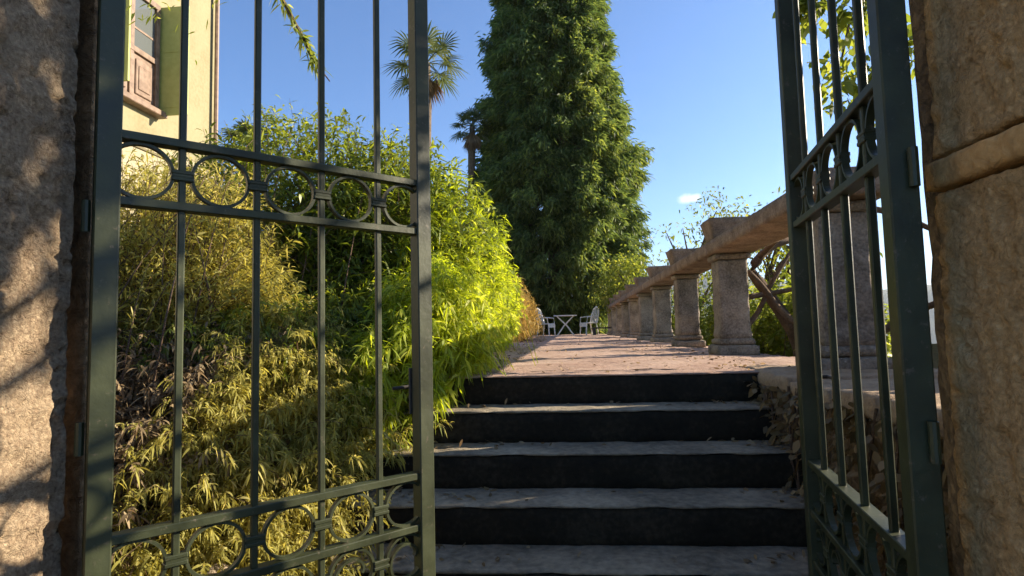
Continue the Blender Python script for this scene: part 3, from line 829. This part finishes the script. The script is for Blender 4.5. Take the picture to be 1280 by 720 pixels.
tb = thing('garden_table', 'small pale folding table with crossed legs between the two chairs', 'table', (.18, 20.8, T))
bm = bmesh.new(); bmesh.ops.create_cone(bm, cap_ends=True, segments=28, radius1=.42, radius2=.42, depth=.03)
bmesh.ops.translate(bm, verts=bm.verts, vec=(0, 0, .72)); mb = MB(); mb.add_bm(bm); bm.free(); mb.build('table_top', MAT['white_iron'], tb)
for y in (-.18, .18):
    for s in (-1, 1):
        mb = MB(); mb.tube([(-.3*s, y, 0), (-.05*s, y+.02*s, .36), (.3*s, y, .705)], .024, 6); mb.build('leg', MAT['white_iron'], tb)
bn = thing('low_bench', 'dark low wooden bench beside the right garden chair', 'bench', (1.55, 20.3, T), .1)
mb = MB(); mb.box(-.45, .45, -.18, .18, .22, .27, .006); mb.build('seat', MAT['dark_wood'], bn)
for x in (-.38, .38):
    mb = MB(); mb.box(x-.04, x+.04, -.16, .16, 0, .219, .004); mb.build('leg', MAT['dark_wood'], bn)

# ------------------------------------------------------------------ trees and growth beyond the balustrade
def leafy_tree(loc, h, R, label, mat, ncl=90, per=60, L=.12, Wd=.05, name='leafy_tree', flat=.75, crown_z=.68, group='trees beyond the balustrade', limbs=7, sz=.3):
    t = thing(name, label, 'tree', loc, group=group)
    mb = MB(); wob = [(random.uniform(-.08, .08)*R, random.uniform(-.08, .08)*R) for _ in range(5)]
    tp = [(wob[i][0]*i, wob[i][1]*i, h*crown_z*i/4) for i in range(5)]
    mb.tube(tp, [.045*h**.7, .037*h**.7, .032*h**.7, .026*h**.7, .02*h**.7], 8); mb.build('trunk', MAT['bark'], t, True)
    top = np.array(tp[-1]); packs = []; lb = MB()
    cz = np.array([top[0], top[1], h*crown_z])
    cr = np.array([R, R, h*(1-crown_z)*flat*1.3])
    ends = ellip(cz, cr, ncl, .45, -.8)
    for k, e_ in enumerate(ends):
        if k < limbs*3:
            st_ = np.array(tp[2+(k % 3)]); mid = (st_+e_)/2+np.array([0, 0, .12*R])
            lb.tube([tuple(st_), tuple(mid), tuple(e_)], [.016*h**.7, .011*h**.7, .004*h**.7], 5, cap=False)
        m_ = int(per*RNG.uniform(.5, 1.4)); s_ = sz*RNG.uniform(.6, 1.4)
        pp = e_+RNG.normal(0, 1, (m_, 3))*s_*np.array([1, 1, .65])
        dd = RNG.normal(0, .7, (m_, 3))+unit(e_-cz)*.4+np.array([0, 0, -.3])
        packs.append(leaves(pp, dd, L*RNG.uniform(.6, 1.3, m_), Wd*RNG.uniform(.7, 1.2, m_), .3))
    foliage_obj('foliage', packs, mat, t, True)
    lb.build('limb', MAT['bark'], t)
    return t
leafy_tree((3.7, 15.5, T-1.0), 4.9, 1.15, 'airy small leaved tree showing above the second balustrade post', MAT['l_tree'], 46, 40, .12, .05, sz=.25)
leafy_tree((4.6, 12.2, T-1.1), 4.2, 1.1, 'loose tree crown above the rail right of the nearest full post', MAT['l_tree'], 60, 40, .11, .05, sz=.25)
leafy_tree((2.9, 20.5, T-.8), 3.6, 1.1, 'rounded light green tree behind the far posts beside the conifer', MAT['l_tree'], 80, 60, .14, .06, sz=.3)
bshr = [((2.75, 6.9), .55, .95, 'green bush behind the gap between the two nearest full posts', 'l_sun'),
        ((2.75, 6.0), .45, .95, 'sunlit bush behind the crossing vine stems', 'l_sun'),
        ((2.9, 9.4), .55, 1.0, 'green bush behind the second and third balustrade posts', 'l_sun'),
        ((2.9, 12.0), .6, 1.1, 'green bush behind the fourth balustrade post', 'l_sun'),
        ((2.9, 15.0), .6, 1.2, 'green bush behind the furthest balustrade posts', 'l_sun')]
for (x, y), r, h, lab, mt in bshr:
    z0 = hill_z(x, y)
    shrub('hillside_bush', lab, (x, y, z0), [((x, y, T+h*.25), (r, r*1.3, h*.8), 1)], 190, MAT[mt], 40, .1, .035, .35, .2, 0, .25, cat='bush', group='bushes beyond the balustrade')

# twisted vine by the balustrade
vn = thing('twisted_vine', 'bare twisted vine stems crossing behind the nearest full balustrade post', 'vine', (2.45, 5.4, T-.4))
def vt(name, pts, r0_, r1_):
    mb = MB(); n_ = 12; ctl = [Vector(p) for p in pts]; out = []
    for k in range(n_):
        q = k/(n_-1)*(len(ctl)-1); i_ = min(int(q), len(ctl)-2); f_ = q-i_
        p_ = ctl[i_].lerp(ctl[i_+1], f_); p_ += Vector((noise.noise(p_*3)*.04, noise.noise(p_*3+Vector((5, 0, 0)))*.04, noise.noise(p_*3+Vector((0, 7, 0)))*.03))
        out.append(p_-vn.location)
    mb.tube(out, [r0_+(r1_-r0_)*k/(n_-1) for k in range(n_)], 8); mb.build(name, MAT['bark'], vn, True)
vt('stem', [V(2.40, 5.90, -.75), V(2.37, 5.90, -0.39), V(2.34, 5.90, -0.17), V(2.25, 5.90, 0.03), V(2.14, 5.95, 0.26), V(2.04, 6.00, 0.43), V(1.95, 6.00, 0.54), V(2.04, 6.05, 0.68), V(2.17, 6.05, 0.79), V(2.43, 6.10, 0.85)], .085, .032)
vt('stem', [V(2.6, 5.72, -.5), V(2.37, 5.70, -0.17), V(2.11, 5.70, 0.14), V(1.97, 5.70, 0.33), V(1.81, 5.70, 0.50)], .035, .028)
vt('branch', [V(1.54, 5.50, -0.19), V(1.76, 5.66, -0.06), V(1.97, 5.80, 0.15), V(2.12, 5.80, 0.42), V(2.33, 5.90, 0.73)], .03, .018)
vt('branch', [V(1.83, 5.80, 0.25), V(2.06, 5.82, 0.28), V(2.37, 5.80, 0.35), V(2.63, 5.75, 0.39)], .03, .016)
vt('branch', [V(2.4, 5.75, -.4), V(2.1, 4.6, -.25), V(2.13, 4.30, -0.16), V(2.27, 4.30, -0.08), V(2.47, 4.30, 0.04), V(2.75, 4.20, 0.17)], .035, .022)
vt('branch', [V(2.05, 6.0, .7), V(2.05, 5.0, .85), V(2.22, 4.30, 0.83), V(2.36, 4.30, 0.78), V(2.52, 4.30, 0.71), V(2.75, 4.30, 0.60)], .03, .018)
# leafy tree standing behind the right pillar
rt = leafy_tree((3.2, 1.95, hill_z(3.2, 1.95)), 5.4, .95, 'yellow green broad leaved tree rising behind the right gate leaf', MAT['l_sun'], 90, 70, .1, .05, name='broadleaf_tree', crown_z=.68, flat=.34, group=None, sz=.22)
lb = MB(); packs = []
org = np.array(rt.location)
spray = [[V(3.2, 2.0, 1.5), V(2.8, 3.6, 2.3), V(2.45, 4.2, 2.5), V(2.2, 4.25, 2.25), V(2.08, 4.25, 1.8), V(2.1, 4.25, 1.5)],
         [V(3.2, 2.0, 1.6), V(2.7, 3.8, 2.7), V(2.3, 4.3, 2.75), V(2.0, 4.4, 2.5), V(1.93, 4.4, 2.3)],
         [V(3.2, 2.0, 1.4), V(2.9, 3.6, 1.8), V(2.55, 4.1, 2.0), V(2.32, 4.2, 1.75), V(2.2, 4.2, 1.42)]]
for sp in spray:
    lb.tube([p-rt.location for p in sp], [.02*(1-.8*i/(len(sp)-1)) for i in range(len(sp))], 5, cap=False)
    A = np.array([tuple(p-rt.location) for p in sp[2:]])
    for k in range(26):
        q = RNG.uniform(0, len(A)-1.01); i_ = int(q); c_ = A[i_]*(1-q+i_)+A[i_+1]*(q-i_)
        m_ = 12
        packs.append(leaves(c_+RNG.normal(0, .07, (m_, 3)), RNG.normal(0, .6, (m_, 3))+np.array([-.2, 0, -.4]), RNG.uniform(.06, .12, m_), RNG.uniform(.03, .06, m_), .35))
foliage_obj('foliage', packs, MAT['l_sun'], rt, True); lb.build('branch', MAT['bark'], rt)
shrub('shade_shrub', 'dense evergreen shrub behind the right pillar, added out of view to shade the steps', (3.0, 2.9, hill_z(3.0, 2.9)), [(el(3.0, 3.4, -.05), (.65, .9, .85), 1)], 480, MAT['l_tree'], 50, .11, .045, .3, .15, 0, .25)  # unseen shrub, added to keep the low sun off the steps

# drooping branch above the left leaf (tree trunk stands behind the left pillar)
ht = thing('weeping_tree', 'slender tree whose leafy shoot droops into the sky above the left gate leaf', 'tree', (-4.2, 3.9, T))
mb = MB(); mb.tube([(0, 0, -.1), (.1, 0, 1.5), (.3, .1, 3.0), (.7, .1, 3.7)], [.09, .075, .06, .045], 8); mb.build('trunk', MAT['bark'], ht, True)
ends_b = []
def shoot(pts, nl, name='branch'):
    mb = MB(); mb.tube(pts, [.03*(1-.85*i/(len(pts)-1)) for i in range(len(pts))], 5, cap=False); mb.build(name, MAT['bark'], ht)
loc = np.array(ht.location)
tip = [V(-2.35, 3.9, 2.85), V(-2.05, 3.95, 2.6), V(-1.9, 4.0, 2.3), V(-1.78, 4.0, 2.05), V(-1.66, 4.02, 1.88)]
pts = [Vector((.7, .1, 3.7)), Vector((1.4, .05, 3.9))]+[p-ht.location for p in tip]
shoot(pts, 0)
P, D = [], []
for k in range(190):
    q = RNG.uniform(0, 1)**.8*3.3; i_ = int(q); f_ = q-i_
    p_ = tip[i_].lerp(tip[i_+1], f_)-ht.location; d_ = (tip[i_+1]-tip[i_]).normalized()
    P.append(np.array(p_)+RNG.normal(0, .012, 3)); D.append(np.array(d_)+RNG.normal(0, .75, 3))
packs = [leaves(np.array(P), np.array(D), RNG.uniform(.06, .12, 190), RNG.uniform(.012, .022, 190), .3)]
for cl in range(40):
    c_ = np.array([.8, .1, 4.2])+RNG.normal(0, 1, 3)*np.array([.8, .7, .35])
    packs.append(leaves(c_+RNG.normal(0, .2, (50, 3)), RNG.normal(0, .7, (50, 3))+np.array([0, 0, -.3]), RNG.uniform(.06, .12, 50), RNG.uniform(.012, .022, 50), .3))
foliage_obj('foliage', packs, MAT['l_sun'], ht, True)

# ------------------------------------------------------------------ air
mh, n, l, b = new_mat('haze_air')
n.remove(b)
pv = n.new('ShaderNodeVolumePrincipled')
pv.inputs['Color'].default_value = (.78, .86, .96, 1)
pv.inputs['Density'].default_value = .00012
pv.inputs['Anisotropy'].default_value = .3
l.new(pv.outputs[0], n['Material Output'].inputs['Volume'])
mb = MB(); mb.box(-2700, 3000, -1600, 3000, -100, 330)
hz = mb.build('haze', mh); hz['kind'] = 'stuff'; hz['label'] = 'thin blue haze over the valley'
